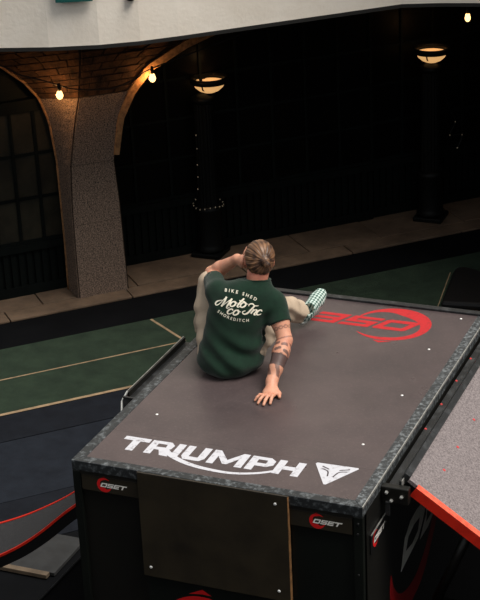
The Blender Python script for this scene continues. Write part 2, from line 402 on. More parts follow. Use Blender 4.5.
# ================================================================ columns, lamps, strings of lights
def column(u, v, label):
    t = thing('cast_iron_column', label, 'column', B(u, v, .03), 0, 'cast iron columns along the arcade')
    MB().box(-.17, -.17, 0, .17, .17, .05).build('plinth', M['castiron'], t, bevel=.01)
    MB().lathe([(.155, .05), (.165, .08), (.15, .11), (.142, .14), (.142, .5), (.155, .53), (.155, .57), (.125, .60)], 40, flute=.05).build('base_drum', M['castiron'], t, smooth=True)
    MB().lathe([(.118, .60), (.112, .7), (.104, 1.76), (.104, 1.80)], 40, flute=.07).build('shaft', M['castiron'], t, smooth=False)
    MB().lathe([(.108, 1.76), (.125, 1.79), (.125, 1.82), (.06, 1.855)], 32).build('capital', M['castiron'], t, smooth=True)
    return t
def lantern(u, v, label):
    t = thing('bowl_lantern', label, 'lamp', B(u, v, 1.90), 0, 'bowl lanterns on the columns')
    n = 28; t.scale = (1.09, 1.09, 1.09)
    MB().lathe([(.055, 0), (.10, .02), (.14, .055), (.158, .09), (.162, .102), (.155, .102), (.148, .085), (.13, .062), (.07, .03)], n).build('glass_bowl', M['amber'], t, smooth=True)
    MB().lathe([(.04, -.014), (.03, .0), (.045, .012)], 16).build('stem', M['castiron'], t, smooth=True)
    rb = MB(); prof = [(.160, .098), (.190, .100), (.192, .158), (.172, .158)]
    for r, z in prof:
        for k in range(n): rb.v.append((r * math.cos(2 * math.pi * k / n), r * math.sin(2 * math.pi * k / n), z))
    for i in range(4):
        for k in range(n): rb.f.append((i * n + k, i * n + (k + 1) % n, ((i + 1) % 4) * n + (k + 1) % n, ((i + 1) % 4) * n + k))
    rb.build('metal_ring', M['castiron'], t, smooth=True)
    for k in range(3):
        a = 2 * math.pi * k / 3 + .5
        MB().tube([(.175 * math.cos(a), .175 * math.sin(a), .12), (.15 * math.cos(a), .15 * math.sin(a), .06), (.045 * math.cos(a), .045 * math.sin(a), .005)], .008, 6).build('bracket', M['castiron'], t)
    ld = bpy.data.lights.new('lamp', 'POINT'); ld.energy = .35; ld.color = (1, .55, .22); ld.shadow_soft_size = .05
    lo = bpy.data.objects.new('lamp_light', ld); COL.objects.link(lo); lo.parent = t; lo.location = (0, 0, .3)
    return t
column(4.10, 8.60, 'black fluted cast iron column right of the stone pier, behind the seated man')
column(6.79, 8.40, 'black fluted cast iron column standing on the pavement at the far right')
lantern(4.175, 8.58, 'glowing amber bowl lantern ringed in black on the column right of the pier')
lantern(6.80, 8.40, 'glowing amber bowl lantern ringed in black on the far right column')

def socket_bulb(p, root, r=.036):
    x, y, z = p
    MB().lathe([(.014, .03), (.018, 0), (.016, -.045)], 12, c=(x, y, z)).build('socket', M['castiron'], root, smooth=True)
    b = MB().lathe([(.014, -.045), (.024, -.052), (r * .8, -.068), (r, -.09), (r * .95, -.108), (r * .62, -.128), (r * .2, -.136)], 16, c=(x, y, z)).build('bulb', M['bulb'], root, smooth=True)
    ld = bpy.data.lights.new('bulb', 'POINT'); ld.energy = 4.5; ld.color = (1, .5, .17); ld.shadow_soft_size = .05
    lo = bpy.data.objects.new('bulb_light', ld); COL.objects.link(lo); lo.parent = b; lo.location = (x - .055, y + .055, z - .12)
    return lo
fs = thing('festoon_string', 'festoon cable with two lit warm bulbs hung across the stone pier', 'string lights', B(2.5, 7.98, 0))
fo = Vector(B(2.5, 7.98, 0))
cp = [(1.1, 8.2, 2.95), (1.77, 8.0, 2.67), (1.94, 7.98, 2.56), (2.15, 7.96, 2.48), (2.33, 7.96, 2.40), (2.5, 7.97, 2.33), (2.87, 7.97, 2.28), (3.15, 7.93, 2.36), (3.31, 7.93, 2.435), (4.2, 7.95, 2.62), (5.4, 7.95, 2.9)]
MB().tube([Vector(p) - fo for p in [B(*c) for c in catmull(cp, 5)]], .007, 6).build('cable', M['vinyl'], fs, smooth=True)
for u, v, z in ((2.33, 7.95, 2.39), (3.31, 7.92, 2.43)):
    socket_bulb(Vector(B(u, v, z)) - fo, fs)
hb = thing('hanging_bulb', 'bare lit bulb hanging under the gallery near the top right corner', 'lamp', B(7.0, 7.95, 2.99))
MB().tube([(0, 0, 0), (0, 0, -.42)], .006, 6).build('cable', M['vinyl'], hb)
socket_bulb((0, 0, -.43), hb, .032).data.energy = .6
def fairy(name, label, pts, idx):
    t = thing(name, label, 'string lights', B(*pts[0]), 0, 'fairy light strings'); o = Vector(B(*pts[0]))
    W3 = [Vector(B(*p)) - o for p in pts]
    MB().tube([Vector(p) for p in catmull(W3, 4)], .004, 5).build('cable', M['vinyl'], t)
    me = MB().lathe([(.003, -.009), (.006, -.005), (.0075, .0), (.006, .005), (.003, .009)], 8).mesh('bulb', M['fairy'], smooth=True)
    for i in idx:
        b = bpy.data.objects.new('bulb', me); COL.objects.link(b); b.parent = t; b.location = W3[i]
    return t
ring = [(4.10 + .168 * math.cos(a), 8.60 + .168 * math.sin(a), .62 + .012 * math.sin(3 * a)) for a in np.linspace(-3.6, .3, 12)]
climb = [(3.935, 8.55, .72), (3.96, 8.53, .84), (3.97, 8.53, .98), (3.97, 8.53, 1.12), (3.98, 8.54, 1.3), (3.98, 8.55, 1.45)]
fairy('fairy_light_string', 'tiny fairy lights wound round the column right of the pier', climb[::-1] + ring, range(0, 18))
fairy('fairy_light_string', 'tiny fairy lights dangling right of the far right column', [(7.02, 8.5, 1.5), (7.05, 8.42, 1.3), (7.11, 8.4, 1.15), (7.04, 8.4, 1.0), (7.2, 8.4, .98), (7.14, 8.4, .83)], (2, 3, 4, 5))

# things fixed to the white gallery wall
def on_gallery(u, v, z): return B(u, v, z)
sg = thing('sign_board', 'dark green sign board on the white wall, cut by the top edge', 'sign', B(2.29, 7.03, 3.43))
a, b = Vector(B(2.13, 7.085, 0)), Vector(B(2.45, 6.965, 0)); o0 = Vector(B(2.29, 7.03, 0)); nrm = Vector(B(-.35, -.94, 0)).normalized()
mb = MB(); P = [a - o0, b - o0]
for d in (.0, .03):
    for p in P:
        for z in (0, .45): q = p + nrm * d; mb.v.append((q.x, q.y, z))
mb.f = [(0, 1, 3, 2), (4, 5, 7, 6), (0, 1, 5, 4), (2, 3, 7, 6), (0, 2, 6, 4), (1, 3, 7, 5)]
mb.build('board', M['green'], sg)
fl = thing('wall_light', 'small black fitting on the white wall at the top edge', 'lamp', B(2.80, 6.90, 3.395))
MB().lathe([(.02, 0), (.04, .01), (.045, .05), (.03, .11)], 16).build('shade', M['castiron'], fl, smooth=True)
MB().tube([(0, 0, .1), Vector(B(.01, .03, .14))], .012, 8).build('arm', M['castiron'], fl)

# ================================================================ PRINTED MARKS (2-D designs)
def oset_letters():
    """OSET in wide slanted block letters, unit height, about 6 wide"""
    F = Flat(); sh = lambda P: [(x + .5 * y, y) for x, y in P]
    F.poly(sh([(0, .08), (.1, 0), (1.3, 0), (1.4, .1), (1.4, .9), (1.3, 1), (.1, 1), (0, .9)]), [sh([(.3, .27), (.3, .73), (1.1, .73), (1.1, .27)])])
    x = 1.55
    F.poly(sh([(x, 0), (x + 1.3, 0), (x + 1.3, .62), (x + .32, .62), (x + .32, .76), (x + 1.3, .76), (x + 1.3, 1), (x, 1), (x, .38), (x + .98, .38), (x + .98, .24), (x, .24)]))
    x = 3.0
    F.poly(sh([(x, 0), (x + 1.3, 0), (x + 1.3, .24), (x + .3, .24), (x + .3, .38), (x + 1.2, .38), (x + 1.2, .62), (x + .3, .62), (x + .3, .76), (x + 1.3, .76), (x + 1.3, 1), (x, 1)]))
    x = 4.4
    F.poly(sh([(x + .5, 0), (x + .85, 0), (x + .85, .74), (x + 1.45, .74), (x + 1.45, 1), (x - .05, 1), (x - .05, .74), (x + .5, .74)]))
    return F
def oset_swoosh(cx=1.05, cy=.42, R=1.55, thick=1.0):
    F = Flat(); O = []; I = []
    for i in range(49):
        t = i / 48; a = math.radians(42 + t * 318)
        w = thick * (.26 + .40 * math.exp(-((math.degrees(a) - 245) / 62) ** 2)) * min(1, t / .16) ** .8 * min(1, (1 - t) / .3) ** .8 + .012
        O.append((cx + R * math.cos(a), cy + R * math.sin(a))); I.append((cx + (R - w * R / 1.55) * math.cos(a), cy + (R - w * R / 1.55) * math.sin(a)))
    V = O + I; n = len(O); F.add(V, [(i, i + 1, n + i + 1, n + i) for i in range(n - 1)])
    F.poly([(cx - .30 * R, cy + R * 1.015), (cx + .0 * R, cy + R * 1.17), (cx + .20 * R, cy + R * 1.05), (cx + .0 * R, cy + R * 1.06)])     # flame tip
    return F
def triumph_word():
    F = Flat(); y0 = .195; h = .148; sw = .042
    def T(P): return [(x, y0 + h * y) for x, y in P]
    F.poly(T([(.165, 1.0), (.165, .74), (.222, .74), (.222, 0), (.266, 0), (.266, .74), (.318, .74), (.318, 1.0)]))
    F.poly(T([(.330, 0), (.372, 0), (.372, .36), (.40, .36), (.425, .0), (.475, -.02), (.440, .40), (.462, .52), (.468, .80), (.44, 1.0), (.330, 1.0)]), [T([(.372, .56), (.372, .80), (.424, .80), (.428, .58)])])
    F.poly(T([(.484, 0), (.526, 0), (.526, 1.0), (.484, 1.0)]))
    F.poly(T([(.542, 1.0), (.542, .22), (.562, .0), (.655, .0), (.678, .22), (.678, 1.0), (.636, 1.0), (.636, .24), (.584, .24), (.584, 1.0)]))
    F.poly(T([(.696, 0), (.736, 0), (.736, .58), (.785, .1), (.81, .1), (.856, .58), (.856, 0), (.898, 0), (.898, 1.0), (.862, 1.0), (.798, .40), (.732, 1.0), (.696, 1.0)]))
    F.poly(T([(.914, 0), (.956, 0), (.956, .34), (1.02, .34), (1.052, .52), (1.052, .82), (1.02, 1.0), (.914, 1.0)]), [T([(.956, .56), (.956, .80), (1.008, .80), (1.008, .56)])])
    F.poly(T([(1.068, 0), (1.11, 0), (1.11, .36), (1.172, .36), (1.172, 0), (1.215, 0), (1.215, 1.0), (1.172, 1.0), (1.172, .62), (1.11, .62), (1.11, 1.0), (1.068, 1.0)]))
    G = Flat(); G.stroke([(.43, .26), (.50, .205), (.60, .158), (.717, .132), (.863, .128), (.98, .160), (1.07, .212), (1.10, .25)], [.04, .034, .03, .026, .022, .02, .02, .012])
    return F, G

# ================================================================ THE PLATFORM
plat = thing('stunt_platform', 'tall black box platform with scuffed brown deck carrying big white lettering', 'platform', (0, 0, 0))
BW, BL = 1.634, 2.51
part = lambda nm, m, *a, **k: MB().box(*a).build(nm, M[m], plat, **k)
part('side_panel', 'blackgreen', .0, .03, .04, .03, BL - .03, H - .06)
part('side_panel', 'black', BW - .03, .03, .04, BW, BL - .03, H - .06)
part('rear_panel', 'black', 0, BL - .03, .04, BW, BL, H - .05)
part('corner_post', 'blackgreen', 0, 0, 0, .045, .06, H - .06, bevel=.004)
part('corner_post', 'blackgreen', BW - .05, 0, 0, BW, .06, H - .06, bevel=.004)
part('header_rail', 'black', .045, .0, H - .075, BW - .05, .05, H - .055)
part('front_panel', 'black', .045, .022, .3, .40, .04, H - .075)
part('front_panel', 'blackgreen', 1.23, .022, .3, BW - .05, .04, H - .075)
lower = part('lower_door', 'blackgreen', .40, .012, .3, 1.23, .03, 1.97)
part('plinth_rail', 'black', .045, .01, .02, BW - .05, .05, .3)
cov = part('cover_panel', 'brownply', .392, -.012, 1.965, 1.236, .01, H - .006, bevel=.002)
MB().box(1.236, -.0125, 1.965, 1.240, .010, H - .006).build('raw_edge', M['plyedge'], cov)
MB().box(.392, -.0125, H - .006, 1.240, .006, H - .003).build('raw_edge', M['plate'], cov)
for x, z in ((.436, 2.024), (1.17, 2.544), (1.173, 2.024)):
    c = MB().lathe([(.0085, 0), (.008, .003), (.004, .004)], 12); c.v = [(x + a, -.012 - c_, z + b) for a, b, c_ in c.v]
    c.build('screw', M['screw'], cov, smooth=True)
for x, z in ((BW - .025, 2.50), (BW - .027, 2.44), (BW - .027, 2.20), (BW - .027, 1.95)):
    c = MB().lathe([(.007, 0), (.006, .003)], 10); c.v = [(x + a, -c_, z + b) for a, b, c_ in c.v]
    c.build('screw', M['trimdark'], plat)
# worn patch on the cover, left by a fixing
# deck and its steel angle edging
part('deck_board', 'deck', .058, .058, H - .03, BW - .058, .3872, H - .003)
part('deck_board', 'deck', .058, .388, H - .03, BW - .058, BL - .05, H - .003)
def frame_trim(poly, nm, m): MB().prism(poly, lambda a, b, d: (a, b, d), H - .06, H).build(nm, M[m], plat, bevel=.003)
frame_trim([(0, 0), (BW, 0), (BW - .06, .06), (.06, .06)], 'edge_angle', 'trim')
frame_trim([(0, 0), (.06, .06), (.06, BL - .05), (0, BL)], 'edge_angle', 'trim')
frame_trim([(BW, 0), (BW, BL), (BW - .06, BL - .05), (BW - .06, .06)], 'edge_angle', 'trimscuff')
MB().box(.0, BL - .05, H - .06, BW, BL, H + .012).build('edge_angle', M['trimdark'], plat, bevel=.004)
MB().box(BW - .0035, .002, H - .012, BW + .0015, BL, H + .0015).build('bright_edge', M['steel'], plat)
for x, y in ((.214, .626), (1.426, .636), (1.451, 1.259), (1.422, 1.898), (1.485, 2.39)):
    MB().lathe([(.0085, 0), (.0075, .0025), (.003, .0035)], 12, c=(x, y, H - .003)).build('deck_screw', M['screw'], plat, smooth=True)
ZD = H - .0022
deck_pt = lambda a, b: (a, b, ZD)
wf, wg = triumph_word()
wo = wf.lay(deck_pt, 'lettering', M['white'], plat); wg.lay(lambda a, b: (a, b, ZD + .0005), 'underline_swoosh', M['white'], wo)
F = Flat(); F.poly([(1.256, .362), (1.262, .374), (1.485, .380), (1.492, .370), (1.380, .166), (1.368, .166)]); em_ = F.lay(deck_pt, 'triangle_emblem', M['white'], plat)
F = Flat(); F.stroke([(1.30, .345), (1.345, .322)], .008); F.stroke([(1.31, .318), (1.345, .300), (1.36, .25)], .008); F.stroke([(1.45, .350), (1.40, .325)], .008); F.stroke([(1.445, .322), (1.405, .305), (1.39, .25)], .008)
F.lay(lambda a, b: (a, b, ZD + .0006), 'emblem_lines', M['darkprint'], em_)
# red mark at the far end, reading the other way up
S = .152
def deck_red(a, b): return (1.245 - (a - .2) * S, 2.255 - b * S, ZD)
oset_letters().lay(deck_red, 'lettering', M['redprint'], plat)
oset_swoosh(1.15, .42, 1.6).lay(lambda a, b: (1.245 - (a - .2) * S, 2.255 - b * S, ZD - .0004), 'swoosh', M['redprint'], plat)
# sign plates
def sign_plate(x0, x1, z0, z1, lx, s):
    p = MB().box(x0, .004, z0, x1, .02, z1).build('sign_plate', M['plate'], plat, bevel=.002)
    f = lambda d: (lambda a, b: (lx + a * s, .004 - d, (z0 + z1) / 2 - .5 * s + b * s))
    oset_swoosh(1.0, .5, 1.7, 1.9).lay(f(.0008), 'swoosh', M['signred'], p)
    oset_letters().lay(f(.0016), 'lettering', M['signwhite'], p)
sign_plate(.05, .388, 2.428, 2.523, .16, .0255)
sign_plate(1.243, 1.577, 2.428, 2.523, 1.365, .0255)
# swoosh on the lower door
oset_swoosh(0, 0, 1, 1.2).lay(lambda a, b: (.72 + a * .27, .0112, 1.955 - .27 * 1.28 + b * .27), 'swoosh', M['signred'], lower)
oset_letters().lay(lambda a, b: (.48 + a * .12, .0104, 1.57 + b * .12), 'lettering', M['signwhite'], lower)
# right flank: small plate and large mark
sp = MB().box(BW, .10, 2.27, BW + .008, .40, 2.38).build('sign_plate', M['vinyl'], plat)
oset_swoosh(1.0, .5, 1.5).lay(lambda a, b: (BW + .0086, .145 + a * .03, 2.31 + b * .03), 'swoosh', M['signred'], sp)
oset_letters().lay(lambda a, b: (BW + .0094, .145 + a * .03, 2.31 + b * .03), 'lettering', M['signwhite'], sp)
MB().box(BW + .008, .1, 2.376, BW + .012, .40, 2.384).build('plate_edge', M['steel'], sp)
F = Flat()
F.poly([(.625, 1.845), (.66, 1.93), (.70, 2.02), (.803, 2.07), (.93, 2.075), (1.035, 2.06), (1.10, 1.995), (1.034, 1.925), (.955, 1.873), (.80, 1.86)],
       [[(.72, 1.925), (.77, 1.99), (.88, 2.005), (.985, 1.992), (.95, 1.925), (.84, 1.905)]])
F.lay(lambda a, b: (BW + .0012, a, b), 'letter', M['greywhite'], plat); F = Flat()
F.poly([(1.112, 2.01), (1.278, 1.868), (1.155, 1.837), (.985, 1.842), (1.064, 1.908), (1.114, 1.94)], [[(1.134, 1.954), (1.216, 1.890), (1.114, 1.888)]])
F.lay(lambda a, b: (BW + .0012, a, b), 'letter', M['greywhite'], plat)
F = Flat(); F.stroke([(.45, 1.93), (.47, 1.80), (.60, 1.66), (.82, 1.60), (1.0, 1.62), (1.15, 1.70), (1.28, 1.82), (1.36, 1.98), (1.38, 2.2)], [.01, .08, .11, .12, .12, .11, .10, .09, .06])
F.lay(lambda a, b: (BW + .0008, a, b), 'swoosh', M['sidered'], plat)

# hinge channels on both flanks
def channel(sx, y0, y1, x_in, x_out):
    r = MB().box(min(x_in, x_out), y0, H - .075, max(x_in, x_out), y1, H - .045).build('hinge_channel', M['trimdark'], plat)
    lip = x_out - sx * .012
    MB().box(min(lip, x_out), y0, H - .045, max(lip, x_out), y1, H - .012).build('channel_lip', M['black'] if sx < 0 else M['trimdark'], r)
    MB().box(min(x_out, x_out + sx * .003), y0, H - .045, max(x_out, x_out + sx * .003), y1, H - .010).build('bright_edge', M['steel'], r)
    return r
RSY = (.984, 1.297, 1.613, 1.93, 2.25)
chn = channel(1, .33, 2.47, BW + .028, BW + .10)
for y in RSY: MB().lathe([(.008, 0), (.006, .004)], 10, c=(BW + .036, y, H - .045)).build('red_screw', M['redscrew'], chn)
chl = channel(-1, .86, 1.66, -.01, -.085)
MB().box(-.085, .80, H - .10, -.0, .815, H - .02).build('end_plate', M['trimdark'], chl)
MB().tube([(-.085, .86, H - .012), (-.095, .80, H - .05), (-.06, .72, H - .10)], .006, 6).build('bright_edge', M['steel'], chl)
# corner hinge bracket, front right
br = MB().box(BW + .002, .285, H - .125, BW + .15, .33, H - .03).build('hinge_bracket', M['black'], plat, bevel=.006)
for x, z in ((BW + .035, H - .06), (BW + .115, H - .075), (BW + .06, H - .105)):
    c = MB().lathe([(.010, 0), (.010, .012), (.005, .016)], 6); c.v = [(x + a, .285 - c_, z + b) for a, b, c_ in c.v]
    c.build('bolt', M['steel'], br)
MB().box(BW + .03, .27, H - .19, BW + .055, .285, H - .11).build('latch', M['trimdark'], br, bevel=.003)
# outrigger foot on the left
orr = MB().prism([(-.02, 1.95), (-.60, 1.28), (-.95, .75), (-.95, .0), (-.02, .0)], lambda a, b, d: (a, d, b), .17, .25).build('outrigger_panel', M['vinyl'], plat)
MB().tube([(-.02, .165, 1.96), (-.60, .165, 1.29), (-.95, .165, .76)], .007, 6).build('panel_edge', M['trimdark'], orr)

# ================================================================ LANDING RAMP (right)
sl = math.radians(34); X0, Z0 = 1.765, H - .012
lr_ = thing('landing_ramp', 'wide grey grit landing ramp with red front edge sloping down right of the platform', 'ramp', (X0, 0, Z0))
def ramp(s, y, d): return (s * math.cos(sl) + d * math.sin(sl), y, -s * math.sin(sl) + d * math.cos(sl))
RL = 4.4
def rbox(nm, m, s0, y0, d0, s1, y1, d1, par=lr_, **k): return MB().box(s0, y0, d0, s1, y1, d1, lambda s, y, d: ramp(s, y, d)).build(nm, M[m], par, **k)
surf = rbox('riding_surface', 'grip', 0, .366, -.02, RL, 2.9, 0)
rbox('top_rail', 'trimdark', -.035, .37, -.05, -.001, 2.9, .012)
fe = rbox('front_edge', 'red', .055, .335, -.058, RL, .365, .0)
rbox('top_flange', 'redtop', .055, .335, .0, RL, .375, .004, fe)
RSC = ((.13, 1.60), (.13, 1.244), (.13, .906), (.13, .639), (1.0, .7), (1.0, 1.4))
rbox('rear_edge', 'red', .04, 2.9, -.085, RL, 2.94, .003)
for y in (.7, 1.5, 2.3): rbox('joist', 'black', .05, y, -.10, RL, y + .05, -.02)
for s, y in RSC:
    c = MB().lathe([(.009, 0), (.007, .003)], 10, c=(0, 0, 0)); c.v = [ramp(s + a, y + b, z_) for a, b, z_ in c.v]
    c.build('red_screw', M['redscrew'], lr_)
def strut(p, q, r=.028):
    t = MB().tube([p, q], r, 10).build('strut', M['black'], lr_, smooth=True)
    a, b = Vector(p), Vector(q)
    MB().tube([a.lerp(b, .93), b], r * .9, 10).build('clamp', M['trimdark'], t)
    return t
strut(ramp(.42, .5, -.10), (1.875 - X0, .5, 1.80 - Z0))
strut((1.875 - X0, .5, 1.80 - Z0), (3.4 - X0, .5, 1.84 - Z0 + .0), .018)
for s, y in ((1.6, .45), (3.0, .45), (1.6, 2.7), (3.0, 2.7)):
    p = ramp(s, y, -.1); strut(p, (p[0], y, .0 - Z0 + .005), .03)

# ================================================================ TAKE-OFF RAMP (left)
tk = thing('takeoff_ramp', 'narrow curved take-off ramp edged in red, rising left of the platform', 'ramp', (0, 0, 0))
PR = [(-.045, 2.275), (-.15, 2.145), (-.28, 2.03), (-.43, 1.89), (-.57, 1.775), (-.71, 1.68), (-.91, 1.562), (-1.14, 1.452), (-1.5, 1.30), (-2.2, 1.03), (-3.2, .66), (-4.1, .34), (-4.5, .20)]
PC = catmull(PR, 5)
def shell(nm, m, y0, y1, d0, d1, par=tk):
    mb = MB()
    for i, p in enumerate(PC):
        t = PC[min(i + 1, len(PC) - 1)] - PC[max(i - 1, 0)]; t /= np.linalg.norm(t); n = np.array([t[1], -t[0]]); n = n if n[1] > 0 else -n
        a, b = p + n * d0, p + n * d1
        mb.v += [(a[0], y0, a[1]), (a[0], y1, a[1]), (b[0], y1, b[1]), (b[0], y0, b[1])]
    for i in range(len(PC) - 1):
        for k in range(4): mb.f.append((4 * i + k, 4 * i + (k + 1) % 4, 4 * i + 4 + (k + 1) % 4, 4 * i + 4 + k))
    mb.f += [(0, 1, 2, 3), tuple(4 * (len(PC) - 1) + k for k in range(4))]
    return mb.build(nm, M[m], par)
shell('riding_surface', 'darkgrip', .345, .935, -.015, 0)
shell('edge_strip', 'red', .326, .345, -.008, .005); shell('edge_strip', 'red', .935, .958, -.008, .005)
shell('side_beam', 'vinyl', .328, .37, -.068, -.009); shell('side_beam', 'vinyl', .91, .95, -.068, -.009)
for x, z in ((-1.5, 1.21), (-2.6, .80), (-3.7, .37)):
    for y in (.35, .93): MB().tube([(x, y, .009), (x, y, z)], .03, 8).build('leg', M['black'], tk)
    MB().tube([(x, .35, z * .5), (x, .93, z * .5)], .02, 8).build('cross_brace', M['black'], tk)

# plywood and batten on the floor by the take-off
pw = MB().box(-2.75, 2.50, .009, -1.70, 3.02, .039).build('plywood_sheet', M['plygrey'], bevel=.003)
tag(pw, 'scuffed grey plywood sheet lying on the floor under the curved ramp', 'plywood')
bt = MB().box(-2.9, 2.445, .009, -1.74, 2.498, .044).build('wooden_batten', M['batten'], bevel=.004)
tag(bt, 'pale pine batten lying along the near edge of the grey plywood', 'timber')

# ================================================================ THE SEATED MAN
# distance fields sampled on a grid and skinned with surface nets
class Field:
    def __init__(s, lo, hi, h):
        s.lo = np.array(lo, np.float32); s.h = h
        s.n = tuple(int(math.ceil((b - a) / h)) + 1 for a, b in zip(lo, hi))
        s.d = np.full(s.n, 1.0, np.float32)
    def region(s, lo, hi):
        i0 = [max(0, int((a - l) / s.h)) for a, l in zip(lo, s.lo)]
        i1 = [min(n, int((b - l) / s.h) + 2) for b, l, n in zip(hi, s.lo, s.n)]
        sl_ = tuple(slice(a, max(b, a)) for a, b in zip(i0, i1))
        ax = [s.lo[k] + s.h * np.arange(i0[k], max(i1[k], i0[k]), dtype=np.float32) for k in range(3)]
        return sl_, np.meshgrid(*ax, indexing='ij', sparse=True)
    def put(s, fn, lo, hi, k=.0, mode='add'):
        m = .06 + k
        sl_, (X, Y, Z) = s.region([a - m for a in lo], [b + m for b in hi])
        b = fn(X, Y, Z).astype(np.float32); a = s.d[sl_]
        if mode == 'add':
            if k > 0:
                hh = np.clip(.5 + .5 * (a - b) / k, 0, 1); r = a * (1 - hh) + b * hh - k * hh * (1 - hh)
            else: r = np.minimum(a, b)
        else:                                    # cut
            if k > 0:
                hh = np.clip(.5 - .5 * (a + b) / k, 0, 1); r = a * (1 - hh) - b * hh + k * hh * (1 - hh)
            else: r = np.maximum(a, -b)
        s.d[sl_] = r
    def cone(s, a, b, ra, rb, k=.02, mode='add', sq=None):
        a = np.array(a, float); b = np.array(b, float); R = max(ra, rb)
        ab = b - a; L2 = ab @ ab
        def fn(X, Y, Z):
            t = np.clip(((X - a[0]) * ab[0] + (Y - a[1]) * ab[1] + (Z - a[2]) * ab[2]) / L2, 0, 1)
            dx, dy, dz = X - a[0] - t * ab[0], Y - a[1] - t * ab[1], Z - a[2] - t * ab[2]
            if sq is not None:                   # flatten along a direction
                n, f = sq; q = dx * n[0] + dy * n[1] + dz * n[2]
                return np.sqrt(dx * dx + dy * dy + dz * dz + q * q * (f * f - 1)) - (ra + (rb - ra) * t)
            return np.sqrt(dx * dx + dy * dy + dz * dz) - (ra + (rb - ra) * t)
        s.put(fn, np.minimum(a, b) - R, np.maximum(a, b) + R, k, mode)
    def chain(s, P, rr, k=.02, mode='add', sq=None):
        for i in range(len(P) - 1): s.cone(P[i], P[i + 1], rr[i], rr[i + 1], k, mode, sq)
    def ell(s, c, r, k=.02, rot=None, mode='add'):
        c = np.array(c, float); r = np.array(r, float); Rm = np.eye(3) if rot is None else np.array(rot); R = r.max()
        def fn(X, Y, Z):
            x, y, z = X - c[0], Y - c[1], Z - c[2]
            p = [Rm[0][j] * x + Rm[1][j] * y + Rm[2][j] * z for j in range(3)]
            k0 = np.sqrt(sum((p[j] / r[j]) ** 2 for j in range(3))) + 1e-6; k1 = np.sqrt(sum((p[j] / r[j] ** 2) ** 2 for j in range(3))) + 1e-6
            return k0 * (k0 - 1) / k1
        s.put(fn, c - R, c + R, k, mode)
    def half(s, p, n, lo, hi):
        """cut away the side of the plane that n points to, inside a box"""
        p = np.array(p, float); n = np.array(n, float); n /= np.linalg.norm(n)
        sl_, (X, Y, Z) = s.region(lo, hi)
        s.d[sl_] = np.maximum(s.d[sl_], ((X - p[0]) * n[0] + (Y - p[1]) * n[1] + (Z - p[2]) * n[2]).astype(np.float32))
    def warp(s, fn):
        """add a small displacement near the surface (folds, strands)"""
        idx = np.argwhere(np.abs(s.d) < .03)
        P = s.lo + s.h * idx
        s.d[idx[:, 0], idx[:, 1], idx[:, 2]] += fn(P[:, 0], P[:, 1], P[:, 2]).astype(np.float32)
    def nets(s):
        d = s.d; I = d < 0; nx, ny, nz = d.shape
        c = np.zeros((nx - 1, ny - 1, nz - 1), np.uint8)
        for i in (0, 1):
            for j in (0, 1):
                for k in (0, 1): c += I[i:nx - 1 + i, j:ny - 1 + j, k:nz - 1 + k]
        cell = np.argwhere((c > 0) & (c < 8)); N = len(cell)
        idm = -np.ones(c.shape, np.int32); idm[cell[:, 0], cell[:, 1], cell[:, 2]] = np.arange(N)
        acc = np.zeros((N, 3)); cnt = np.zeros(N)
        cor = [(i, j, k) for i in (0, 1) for j in (0, 1) for k in (0, 1)]
        for a in cor:
            for ax in range(3):
                if a[ax]: continue
                b = list(a); b[ax] = 1
                va = d[cell[:, 0] + a[0], cell[:, 1] + a[1], cell[:, 2] + a[2]]; vb = d[cell[:, 0] + b[0], cell[:, 1] + b[1], cell[:, 2] + b[2]]
                x = (va < 0) != (vb < 0); t = np.where(x, va / np.where(x, va - vb, 1), 0)
                p = np.repeat(np.array([a], float), N, 0); p[:, ax] += t
                acc[x] += p[x]; cnt[x] += 1
        V = s.lo + s.h * (cell + acc / cnt[:, None]); Fs = []
        for ax in range(3):
            o1, o2 = (ax + 1) % 3, (ax + 2) % 3
            A = [slice(None)] * 3; Bs = [slice(None)] * 3; A[ax] = slice(0, -1); Bs[ax] = slice(1, None)
            for o in (o1, o2): A[o] = slice(1, -1); Bs[o] = slice(1, -1)
            ia, ib = I[tuple(A)], I[tuple(Bs)]
            e = np.argwhere(ia != ib); 
            if not len(e): continue
            flip = ia[e[:, 0], e[:, 1], e[:, 2]]
            e = e.copy(); e[:, o1] += 1; e[:, o2] += 1
            def g(da, db):
                q = e.copy(); q[:, o1] -= da; q[:, o2] -= db; return idm[q[:, 0], q[:, 1], q[:, 2]]
            q = np.stack([g(1, 1), g(0, 1), g(0, 0), g(1, 0)], 1)
            q[~flip] = q[~flip][:, ::-1]; Fs.append(q)
        return V, np.concatenate(Fs)
    def build(s, name, m, parent, smooth_it=1):
        V, Fq = s.nets()
        ok = (Fq >= 0).all(1); Fq = Fq[ok]
        me = bpy.data.meshes.new(name); nv, nf = len(V), len(Fq)
        me.vertices.add(nv); me.vertices.foreach_set('co', V.astype(np.float32).ravel())
        me.loops.add(nf * 4); me.loops.foreach_set('vertex_index', Fq.astype(np.int32).ravel())
        me.polygons.add(nf); me.polygons.foreach_set('loop_start', np.arange(0, nf * 4, 4, dtype=np.int32))
        me.update(calc_edges=True); me.validate()
        me.polygons.foreach_set('use_smooth', [True] * len(me.polygons))
        if smooth_it:
            bm = bmesh.new(); bm.from_mesh(me)
            for _ in range(smooth_it): bmesh.ops.smooth_vert(bm, verts=bm.verts, factor=.4, use_axis_x=True, use_axis_y=True, use_axis_z=True)
            bm.to_mesh(me); bm.free()
        me.materials.append(m)
        o = bpy.data.objects.new(name, me); COL.objects.link(o); o.parent = parent
        return o
A_ = np.array
def unit(v): v = A_(v, float); return v / np.linalg.norm(v)

man = thing('person', 'seated man in dark green printed t-shirt and beige trousers, leaning on his tattooed arm', 'person', (.366, 1.299, H), .407879)
